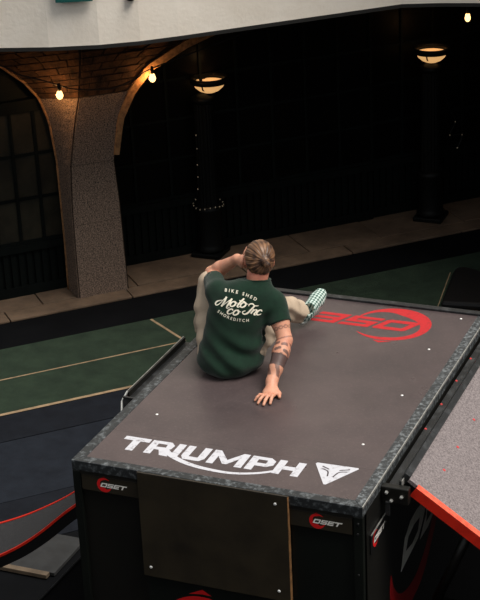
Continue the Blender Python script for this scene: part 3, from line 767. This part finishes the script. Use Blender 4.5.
# local frame of the man: x right, y forward (away from the camera), z up, origin on the deck
PEL = A_([.02, .01, .11]); WAI = A_([.05, .0, .25]); CHE = A_([.105, .03, .40]); C7 = A_([.195, .055, .52])
SHL = A_([-.045, .085, .462]); SHR = A_([.293, .015, .395])
ELL = A_([-.072, .345, .472]); WRL = A_([.085, .225, .600])
ELR = A_([.339, -.12, .219]); WRR = A_([.249, -.322, .052])
KNL = A_([-.088, .30, .430]); ANL = A_([-.145, .376, .085])
KNR = A_([.315, .34, .235]); ANR = A_([.455, .585, .085])
HD = A_([.214, .125, .634])

# --- skin: head, neck, torso, arms and hands as one surface
f = Field((-.24, -.60, -.005), (.60, .72, .80), .0042)
f.ell(PEL, (.14, .10, .09), .05); f.cone(PEL, WAI, .09, .08, .05); f.cone(WAI, CHE, .08, .085, .05); f.ell(CHE + A_([0, .01, -.01]), (.145, .075, .10), .04)
f.cone(SHL, SHR, .043, .043, .03)
f.chain([C7 + A_([-.01, .0, -.04]), C7 + A_([.004, .02, .03]), A_([.212, .095, .60])], [.056, .058, .058], .02)
# arms
f.chain([SHL, SHL * .5 + ELL * .5, ELL], [.055, .048, .040], .03); f.chain([ELL, ELL * .65 + WRL * .35, WRL], [.041, .044, .029], .012)
f.chain([SHR, SHR * .5 + ELR * .5, ELR], [.055, .050, .044], .03); f.chain([ELR, ELR * .70 + WRR * .30, ELR * .3 + WRR * .7, WRR], [.044, .051, .041, .031], .012)
# legs inside the trousers
for hip, kn, an in ((A_([-.075, .03, .115]), KNL, ANL), (A_([.115, .03, .115]), KNR, ANR)):
    f.chain([hip, kn * .5 + hip * .5 + (A_([-.02, .03, -.01]) if kn is KNL else A_([.01, .0, -.02])), kn, an], [.055, .045, .042, .030], .02)
# head: turned away, chin a little down; hd() maps head axes (right, forward, up) into the local frame
hf = unit([-.06, .93, -.24]); hr = unit(np.cross(hf, [0.10, 0, 1])); hu = np.cross(hr, hf); HR = np.stack([hr, hf, hu], 1)
hd = lambda x, y, z: HD + HR @ A_([x, y, z])
f.ell(hd(0, -.012, .012), (.078, .098, .092), .02, HR)
f.ell(hd(0, .025, -.045), (.062, .075, .075), .03, HR)            # face and jaw
f.ell(hd(0, .070, -.098), (.028, .022, .020), .025, HR)            # chin
f.cone(hd(0, .092, .005), hd(0, .112, -.030), .009, .014, .012)    # nose
for sx in (-1, 1):
    f.cone(hd(.02 * sx, .088, .024), hd(.042 * sx, .078, .024), .009, .008, .012)          # brow
    f.ell(hd(.031 * sx, .084, .002), (.016, .010, .011), .004, HR, 'cut'); f.ell(hd(.031 * sx, .078, .002), (.012, .012, .012), .0, HR)   # eye
    f.ell(hd(.081 * sx, -.005, -.012), (.010, .021, .033), .008, HR); f.ell(hd(.091 * sx, -.004, -.012), (.006, .012, .020), .003, HR, 'cut')  # ear
    f.ell(hd(.045 * sx, .055, -.03), (.022, .022, .018), .02, HR)  # cheek
f.cone(hd(-.020, .090, -.062), hd(.020, .090, -.062), .007, .007, .006); f.cone(hd(-.022, .099, -.066), hd(.022, .099, -.066), .0025, .0025, .002, 'cut')
# right hand, flat on the deck with the fingers spread towards the camera
hx = unit(A_([.195, -.525, 0]) - A_([.249, -.322, 0])); hy = A_([-hx[1], hx[0], 0])     # hy points to the thumb side
if hy[0] < 0: hy = -hy
PA = A_([.238, -.395, .024])
f.ell(PA, (.046, .056, .021), .015, np.stack([hy, hx, [0, 0, 1]], 1)); f.cone(WRR, PA - hx * .01, .031, .027, .025)
f.cone(WRR + A_([0, 0, -.008]), PA + hy * .018 - hx * .02 + A_([0, 0, -.004]), .02, .018, .015)
def finger(base, tip, r, lift=.016, f=f):
    base = A_(base, float); tip = A_(tip, float); L = np.linalg.norm(tip - base)
    m1 = base * .58 + tip * .42 + A_([0, 0, lift]); m2 = base * .25 + tip * .75 + A_([0, 0, lift * .7])
    f.chain([base, m1, m2, tip], [r * 1.12, r * 1.05, r * .95, r * .82], .004)
for off, tip, r in ((.031, (.232, -.512, .009), .0098), (.010, (.194, -.524, .009), .0102), (-.011, (.163, -.502, .009), .0098), (-.031, (.147, -.463, .0085), .0088)):
    b = PA + hx * .042 + hy * off * .95 + A_([0, 0, .004 - abs(off - .005) * .12])
    finger(b, tip, r)
f.chain([PA + hy * .022 - hx * .03 + A_([0, 0, -.002]), PA + hy * .050 + hx * .004 + A_([0, 0, -.004]), PA + hy * .060 + hx * .034 + A_([0, 0, -.012])], [.0165, .0125, .0095], .012)
# left hand, resting against the left side of the face
hp = hd(-.082, .050, -.030)
f.ell(WRL * .35 + hp * .65, (.020, .040, .040), .018, HR); f.cone(WRL, hp * .6 + WRL * .4, .027, .024, .02)
for k, (dy, dz, L) in enumerate(((.030, .010, .07), (.018, .026, .078), (.002, .036, .074), (-.014, .040, .058))):
    b = hp + HR @ A_([0.0, dy * .8, dz * .8]); tip = b + HR @ A_([.012 + .004 * k, L * .35, L * .85])
    f.chain([b, b * .5 + tip * .5 + HR @ A_([-.008, 0, 0]), tip], [.0092, .0088, .0072], .004)
f.chain([hp + HR @ A_([.0, .02, -.02]), hp + HR @ A_([.012, .048, -.025]), hp + HR @ A_([.022, .07, -.02])], [.013, .011, .009], .008)
f.put(lambda X, Y, Z: Z + 0 * X + 0 * Y - .001, (-.3, -.6, -.05), (.7, .8, .0), 0, 'cut')

ms = mat('skin', lin(204, 150, 124), .5, noise=(14, lin(186, 126, 102), .35, .7), spec=.35)
nt = ms.node_tree; b_ = nt.nodes['Principled BSDF']; b_.inputs['Subsurface Weight'].default_value = .12; b_.inputs['Subsurface Radius'].default_value = (.01, .004, .002); b_.inputs['Subsurface Scale'].default_value = .6
at = nt.nodes.new('ShaderNodeAttribute'); at.attribute_name = 'ink'
src = b_.inputs['Base Color'].links[0].from_socket
mx = nt.nodes.new('ShaderNodeMix'); mx.data_type = 'RGBA'; mx.inputs[7].default_value = lin(58, 50, 52)
nt.links.new(at.outputs['Fac'], mx.inputs[0]); nt.links.new(src, mx.inputs[6])
mx2 = nt.nodes.new('ShaderNodeMix'); mx2.data_type = 'RGBA'; mx2.inputs[7].default_value = lin(188, 92, 74); at2 = nt.nodes.new('ShaderNodeAttribute'); at2.attribute_name = 'flush'
nt.links.new(at2.outputs['Fac'], mx2.inputs[0]); nt.links.new(mx.outputs[2], mx2.inputs[6]); nt.links.new(mx2.outputs[2], b_.inputs['Base Color'])
body = f.build('body', ms, man, 1)
# tattoos on the right arm and the redder skin of neck, ears and elbow: one value per vertex
me = body.data; P = np.zeros(len(me.vertices) * 3, np.float32); me.vertices.foreach_get('co', P); P = P.reshape(-1, 3)
ink = np.zeros(len(P), np.float32)
def along(a, b):
    ab = b - a; t = ((P - a) @ ab) / (ab @ ab); d = np.linalg.norm(P - a - np.clip(t, 0, 1)[:, None] * ab, axis=1); return t, d
t, dd = along(ELR, WRR); e1 = unit(WRR - ELR); s1 = unit(np.cross(e1, [0, 0, 1])); s2 = np.cross(e1, s1)
ang = np.arctan2((P - ELR) @ s2, (P - ELR) @ s1); on = (dd < .062) & (t > -.05) & (t < 1.0)
pat = .5 + .5 * np.sin(3 * ang + 9 * t) * np.sin(38 * t + 2 * np.sin(2 * ang))
band = np.where((t > .40) & (t < .66), .92, 0)
band = np.maximum(band, np.where((t > .10) & (t < .40), np.where(pat > .56, .8, .05), 0))
band = np.maximum(band, np.where((t > .66) & (t < .90), np.where(np.sin(4 * ang + 14 * t) > .25, .75, .12), 0))
ink = np.where(on, band, ink)
t, dd = along(SHR, ELR); e1 = unit(ELR - SHR); s1 = unit(np.cross(e1, [0, 1, 0])); s2 = np.cross(e1, s1); ang = np.arctan2((P - ELR) @ s2, (P - ELR) @ s1)
on = (dd < .062) & (t > .5) & (t < .98)
ring = np.abs(t - .70 - .035 * np.sin(5 * ang)) < .014; ring2 = np.abs(t - .70 + .035 * np.sin(5 * ang)) < .014
ink = np.where(on & (ring | ring2), .6, ink)
ring3 = np.abs(t - .97) < .02; ink = np.where((dd < .062) & ring3, .55, ink)
a1 = me.attributes.new('ink', 'FLOAT', 'POINT'); a1.data.foreach_set('value', ink.astype(np.float32))
fl_ = .8 * np.exp(-(np.linalg.norm((P - (C7 + A_([.01, .01, .05]))), axis=1) / .065) ** 2)
for sx in (-1, 1): fl_ += .45 * np.exp(-(np.linalg.norm(P - hd(.085 * sx, -.01, -.015), axis=1) / .03) ** 2)
fl_ += .4 * np.exp(-(np.linalg.norm(P - (ELR + A_([0, -.03, 0])), axis=1) / .03) ** 2)
a2 = me.attributes.new('flush', 'FLOAT', 'POINT'); a2.data.foreach_set('value', np.clip(fl_, 0, .8).astype(np.float32))

# --- hair, combed back into a small knot
f = Field((.07, -.03, .52), (.36, .27, .79), .0034)
f.ell(hd(0, -.018, .018), (.089, .106, .098), .01, HR)
f.ell(hd(0, -.060, -.028), (.070, .050, .062), .03, HR)
BUN = hd(.022, -.118, .004)
f.half(hd(0, .062, .05), HR @ A_([0, .86, -.35]), (.0, -.1, .5), (.4, .4, .8))
for sx in (-1, 1): f.cone(hd(.10 * sx, .03, -.06), hd(.095 * sx, -.008, -.018), .032, .024, .01, 'cut')
f.cone(hd(-.09, .06, -.115), hd(.09, .06, -.115), .09, .09, .01, 'cut')
f.ell(BUN, (.030, .022, .028), .012, HR); f.ell(BUN + HR @ A_([.012, -.008, -.022]), (.022, .018, .022), .01, HR)
bd = unit(BUN - HD); b1 = unit(np.cross(bd, hu)); b2 = np.cross(bd, b1)
def strands(X, Y, Z):
    x, y, z = X - BUN[0], Y - BUN[1], Z - BUN[2]
    p = x * b1[0] + y * b1[1] + z * b1[2]; q = x * b2[0] + y * b2[1] + z * b2[2]; rr = np.sqrt(p * p + q * q)
    a = np.arctan2(q, p)
    return np.clip(rr / .05, .15, 1) * (.0013 * np.sin(19 * a + 20 * rr + 1.5 * np.sin(31 * X) + np.sin(37 * Z)) + .0011 * np.sin(41 * a - 30 * rr + 1.3))
f.warp(strands)
mh = mat('brown hair', lin(96, 66, 46), .42, spec=.4)
nt = mh.node_tree; N = nt.nodes; L = nt.links; b_ = N['Principled BSDF']
at = N.new('ShaderNodeAttribute'); at.attribute_name = 'lock'; cr_ = N.new('ShaderNodeValToRGB'); cr_.color_ramp.elements[0].color = lin(50, 33, 25); cr_.color_ramp.elements[1].color = lin(156, 114, 80); cr_.color_ramp.elements[0].position = .1
L.new(at.outputs['Fac'], cr_.inputs[0]); L.new(cr_.outputs[0], b_.inputs['Base Color'])
hair = f.build('hair', mh, man, 0)
me = hair.data; P = np.zeros(len(me.vertices) * 3, np.float32); me.vertices.foreach_get('co', P); P = P.reshape(-1, 3).astype(float)
x = P - BUN; p = x @ b1; q = x @ b2; rr = np.hypot(p, q); a = np.arctan2(q, p)
wob = np.sin(31 * P[:, 0] + 4) + np.sin(37 * P[:, 2] + 1) + np.sin(29 * P[:, 1])
lock = .36 + .13 * np.sin(23 * a + 20 * rr + 1.3 * wob) + .10 * np.sin(61 * a - 12 * rr + wob) + .10 * np.sin(7 * a + wob) + .16 * np.sin(3.1 * wob + 14 * rr)
lock = lock - .25 * np.exp(-((rr - .03) / .012) ** 2)
a1 = me.attributes.new('lock', 'FLOAT', 'POINT'); a1.data.foreach_set('value', np.clip(lock, 0, 1).astype(np.float32))

# --- t-shirt
f = Field((-.24, -.24, .001), (.46, .34, .60), .0052)
f.ell(A_([.018, -.015, .085]), (.198, .165, .110), .03); f.ell(A_([.0, -.06, .05]), (.13, .12, .055), .05)
f.ell(A_([.035, -.005, .19]), (.178, .128, .13), .07)
f.ell(A_([.075, .015, .32]), (.186, .122, .14), .07)
f.ell(A_([.115, .03, .42]), (.190, .112, .125), .06)
f.cone(SHL + A_([.02, -.01, -.012]), SHR + A_([-.02, 0, -.005]), .066, .066, .05)
f.chain([C7 + A_([-.012, .01, -.05]), C7 + A_([.002, .018, .0])], [.092, .074], .06)
sd_ = unit(ELR - SHR); f.cone(SHR, SHR + sd_ * .155, .068, .066, .04)
ld_ = unit(ELL - SHL); f.cone(SHL, SHL + ld_ * .20, .066, .060, .04)
# hollow sleeve ends and neck opening
for a, d, l in ((SHR, sd_, .125), (SHL, ld_, .16)):
    p = a + d * l; f.half(p, d, p - .11 + np.maximum(d, 0) * .02, p + .11)
    f.cone(p - d * .03, p + d * .05, .056, .056, 0, 'cut')
nd = unit([.06, .22, .95]); npt = C7 + A_([.004, .012, .012])
f.half(npt, nd, npt - .10, npt + .12)
def folds(X, Y, Z):
    d = 0
    # drapes that sag across the lower back, pulls to the right sleeve and round the hip
    d = d + .0135 * np.sin(46 * (Z + .55 * (X - .05) - 1.6 * (X - .02) ** 2) + 1.2 * np.sin(9 * X)) * np.exp(-((Z - .15) / .11) ** 2) * (.35 + .65 / (1 + np.exp(-(X + .02) * 25)))
    d = d + .0035 * np.sin(80 * (X * .55 - Z * .8) + .6) * np.exp(-(((X - .24) / .11) ** 2 + ((Z - .34) / .10) ** 2))
    d = d + .0030 * np.sin(75 * (X * .8 + Z * .6) + 2) * np.exp(-(((X + .03) / .07) ** 2 + ((Z - .40) / .09) ** 2))
    d = d + .0030 * np.sin(55 * X + 18 * Z) * np.exp(-((Z - .05) / .05) ** 2)
    return d
f.warp(folds)
mshirt = mat('dark green cotton', lin(18, 42, 30), .9, noise=(24, lin(14, 34, 25), .4, .7), bump=(260, .25), spec=.15)
b_ = mshirt.node_tree.nodes['Principled BSDF']; b_.inputs['Sheen Weight'].default_value = .15
shirt = f.build('shirt', mshirt, man, 1)
# collar rib and sleeve hems
cx_ = unit(np.cross(nd, [0, 1, 0])); cy_ = np.cross(nd, cx_)

# --- trousers
f = Field((-.26, -.16, .001), (.56, .70, .52), .0055)
f.ell(A_([.022, .01, .095]), (.186, .135, .094), .03)
f.chain([A_([-.08, .05, .115]), KNL * .5 + A_([-.05, .10, .08]), KNL, ], [.098, .086, .066], .03)
f.chain([KNL, KNL * .55 + ANL * .45, ANL + A_([0, 0, .02])], [.064, .066, .056], .02)
f.chain([A_([.125, .03, .105]), A_([.225, .185, .165]), KNR], [.102, .088, .074], .03)
f.chain([KNR, KNR * .55 + ANR * .45, ANR + unit(ANR - KNR) * .0], [.074, .076, .070], .02)
for an, kn in ((ANL, KNL), (ANR, KNR)):
    d = unit(an - kn); p = an + d * (-.008 if an is ANR else .02); f.half(p, d, p - .12, p + .12); f.cone(p - d * .03, p + d * .05, .048, .052, 0, 'cut')
def tf(X, Y, Z):
    d = .0042 * np.sin(64 * (Z + .35 * Y) + 2 * np.sin(14 * X)) * np.exp(-((Z - .2) / .16) ** 2) * (X < .05)
    d = d + .0055 * np.sin(75 * (X * .75 + Z * .9) + 2 * np.sin(16 * Y)) * (X > .05)
    return d
f.warp(tf)
mtr = mat('beige cotton trousers', lin(182, 164, 144), .9, noise=(9, lin(168, 150, 130), .35, .7), bump=(240, .3), spec=.15)
f.build('trousers', mtr, man, 1)

# --- checkered slip-on shoes, modelled along +y with the heel at the origin
mchk = mat('checkered canvas', lin(96, 140, 126), .85, spec=.2)
nt = mchk.node_tree; N = nt.nodes; L = nt.links; b_ = N['Principled BSDF']
tc = N.new('ShaderNodeTexCoord'); mp = N.new('ShaderNodeMapping'); mp.inputs['Rotation'].default_value = (0, 0, math.radians(45)); mp.inputs['Location'].default_value = (.003, .002, .5)
mp.inputs['Scale'].default_value = (1, 1, .001)
ck = N.new('ShaderNodeTexChecker'); ck.inputs['Scale'].default_value = 72; ck.inputs[1].default_value = lin(72, 100, 92); ck.inputs[2].default_value = lin(188, 204, 197)
L.new(tc.outputs['Object'], mp.inputs['Vector']); L.new(mp.outputs[0], ck.inputs['Vector']); L.new(ck.outputs['Color'], b_.inputs['Base Color'])
msole = mat('off white rubber sole', lin(206, 212, 205), .6, noise=(30, lin(170, 176, 170), .4, .7), spec=.3)
def shoe(heel, yd, ud):
    y = unit(yd); x = unit(np.cross(y, ud)); z = np.cross(x, y)
    o = Field((-.07, -.03, -.01), (.07, .30, .13), .0035)
    o.chain([(0, .035, .040), (0, .09, .042), (.004, .17, .036), (.004, .222, .032)], [.036, .038, .045, .040], .02)
    o.cone((0, .04, .05), (0, .055, .105), .036, .040, .03)
    o.cone((0, .09, .06), (.002, .17, .042), .034, .032, .03)
    o.half((0, .05, .092), (0, -.25, 1), (-.1, -.1, .05), (.1, .3, .2)); o.cone((0, .052, .07), (0, .058, .13), .032, .034, 0, 'cut')
    o.half((0, 0, .018), (0, 0, -1), (-.1, -.1, -.1), (.1, .4, .03))
    up_ = o.build('shoe', mchk, man, 1)
    sp_ = []
    for i in range(40):
        a = 2 * math.pi * i / 40; w = .042 if math.sin(a) < 0 else .052
        yy = .125 + .148 * math.sin(a); s_ = (yy / .27)
        sp_.append(((.037 + .013 * math.sin(min(1, max(0, s_)) * math.pi * .62) ** 2) * math.copysign(abs(math.cos(a)) ** .75, math.cos(a)) + .004 * s_, yy))
    so = MB().prism(sp_, lambda a, b, d: (a, b, d), -.004, .026).build('sole', msole, up_, bevel=.004)
    up_.matrix_local = Matrix(((x[0], y[0], z[0], heel[0]), (x[1], y[1], z[1], heel[1]), (x[2], y[2], z[2], heel[2]), (0, 0, 0, 1)))
    return up_
shoe(A_([.468, .560, .026]), (.46, .62, .38), (.12, -.58, .66))
shoe(A_([-.150, .335, .005]), (.10, 1, 0), (0, 0, 1))

# --- shirt print, laid on the back of the shirt
bpy.context.view_layer.update()
sm = shirt.data; bvh = BVHTree.FromPolygons([v.co[:] for v in sm.vertices], [p.vertices[:] for p in sm.polygons])
def on_back(px, py, off=.0022):
    """print design units: x right, y down, as drawn on the garment"""
    r = .07 + .00078 * px - .00004 * py; u = .445 - .00004 * px - .00085 * py
    d = Vector((0, .92, -.39)).normalized()
    hit = bvh.ray_cast(Vector((r, -.1, u)) - d * .5, d)
    if hit[0] is None: return Vector((r, -.1, u))
    return hit[0] + Vector((0, -1, .15)).normalized() * off
TH = math.radians(17)
def lay_print(F, name, subdiv=True):
    # rotate the upright design to the slope of the shoulders, then drape it
    bm = bmesh.new(); vs_ = [bm.verts.new((x, y, 0)) for x, y in F.v]
    for q in F.f:
        try: bm.faces.new([vs_[i] for i in q])
        except ValueError: pass
    if subdiv: bmesh.ops.subdivide_edges(bm, edges=[e for e in bm.edges if e.calc_length() > 14], cuts=2, use_grid_fill=True)
    bmesh.ops.triangulate(bm, faces=bm.faces)
    for v in bm.verts:
        x, y = v.co.x, v.co.y
        v.co = on_back(x * math.cos(TH) + y * math.sin(TH), x * math.sin(TH) - y * math.cos(TH))
    me = bpy.data.meshes.new(name); bm.to_mesh(me); bm.free(); me.materials.append(mprint)
    o = bpy.data.objects.new(name, me); COL.objects.link(o); o.parent = shirt; return o
mprint = mat('cream shirt print', lin(232, 226, 208), .8, spec=.2)
def glyphs(text, size):
    out = []
    for ch in text:
        c = bpy.data.curves.new('t', 'FONT'); c.body = ch; c.size = size; c.offset = .012 * size; c.resolution_u = 3
        o = bpy.data.objects.new('t', c); COL.objects.link(o); bpy.context.view_layer.update()
        me = o.evaluated_get(bpy.context.evaluated_depsgraph_get()).to_mesh()
        V = [(v.co.x, v.co.y) for v in me.vertices]; Fc = [tuple(p.vertices) for p in me.polygons]
        w = max([v[0] for v in V], default=size * .3)
        out.append((V, Fc, w)); COL.objects.unlink(o); bpy.data.objects.remove(o); bpy.data.curves.remove(c)
    return out
def arc_text(text, size, y0, sag, x0, x1, part=None):
    F = Flat(); G = glyphs(text, size); n = len(text)
    tot = sum(g[2] for g in G); gap = (x1 - x0 - tot) / (n - 1); x = x0
    for gi, (V, Fc, w) in enumerate(G):
        if part and not part[0] <= gi < part[1]: x += w + gap; continue
        cx = x + w / 2; s = (cx - (x0 + x1) / 2) / ((x1 - x0) / 2); y = y0 + sag * (1 - s * s); sl_ = math.atan2(-2 * sag * s, (x1 - x0) / 2)
        F.add([(cx + (a - w / 2) * math.cos(sl_) - b * math.sin(sl_), y + (a - w / 2) * math.sin(sl_) + b * math.cos(sl_)) for a, b in V], Fc); x += w + gap
    return F
for pt_ in ((0, 4), (5, 9)): lay_print(arc_text('BIKE SHED', 34, 70, 12, -118, 126, pt_), 'lettering')
lay_print(arc_text('SHOREDITCH', 30, -90, -26, -126, 122), 'lettering')
script = Flat(); K = 50
def st(P, w, ox, oy, sc_=1.0):
    P = [((x + .30 * y) * K * sc_ + ox, y * K * sc_ + oy) for x, y in P]; script.stroke(P, [a * K for a in w] if isinstance(w, list) else w * K, 6)
thin, fat = .11, .27
# Moto
st([(.62, .95), (.30, .80), (.02, .55), (.0, .2), (.25, .0), (.5, .25), (.72, 1.0), (.85, 1.62)], [.10, .16, .2, .22, .14, .12, .12, .14], -158, -44)
st([(.85, 1.62), (.98, .95), (1.02, .02)], fat, -158, -44); st([(1.02, .02), (1.35, .8), (1.72, 1.6)], thin, -158, -44); st([(1.72, 1.6), (1.74, .9), (1.74, .25), (1.92, .0), (2.15, .25)], [.28, .28, .24, .14, .1], -158, -44)
def o_(ox, oy, s=1.0): st([(.35, .8), (.08, .62), (.0, .3), (.15, .02), (.42, .02), (.62, .3), (.58, .65), (.35, .8), (.45, .6), (.85, .68)], [.14, .2, .25, .2, .2, .25, .2, .12, .1, .09], ox, oy, s)
o_(-52, -20, 1.05)
st([(.42, 1.5), (.25, .8), (.18, .2), (.36, .0), (.6, .25)], [.24, .26, .24, .16, .1], -6, -12); st([(-.02, 1.0), (.78, 1.08)], .14, -6, -12)
o_(22, -4, 1.05)
# co
st([(.55, .62), (.38, .8), (.1, .66), (.0, .32), (.18, .02), (.45, .06), (.7, .35)], [.2, .16, .22, .26, .2, .14, .1], -56, -80, 1.05); o_(-12, -74, 1.05)
# Inc
st([(.1, 1.15), (.0, 1.4), (.35, 1.62), (.8, 1.45), (1.25, 1.62)], [.12, .14, .2, .18, .1], 64, -42, 1.05); st([(.80, 1.5), (.66, .8), (.48, .12), (.12, -.12), (-.2, .12), (.05, .4)], [.22, .27, .26, .18, .16, .1], 64, -42, 1.05)
st([(.12, .75), (.05, .0)], .24, 114, -30, 1.05); st([(.05, .2), (.3, .68), (.52, .72), (.55, .4), (.52, .06), (.7, .0), (.86, .25)], [.1, .14, .2, .25, .24, .14, .09], 114, -30, 1.05)
st([(.5, .62), (.34, .8), (.1, .66), (.0, .32), (.16, .02), (.42, .06), (.64, .3)], [.2, .16, .22, .26, .2, .14, .1], 154, -24, 1.05)
lay_print(script, 'script_lettering', False)
# collar rib: a tube that follows the edge of the neck opening
rim = []
for i in range(48):
    a = 2 * math.pi * i / 48; d = cx_ * math.cos(a) + cy_ * math.sin(a); c = npt - nd * .004
    hit = bvh.ray_cast(Vector(c + d * .25), Vector(-d))
    if hit[0] is not None:
        q = A_(hit[0]); L_ = np.linalg.norm(q - c); rim.append(c + d * min(L_, .080) + nd * .003 - d * .002)
if len(rim) > 20:
    MB().tube(rim + rim[:1], .0055, 6, cap=False).build('collar', mshirt, shirt, smooth=True)
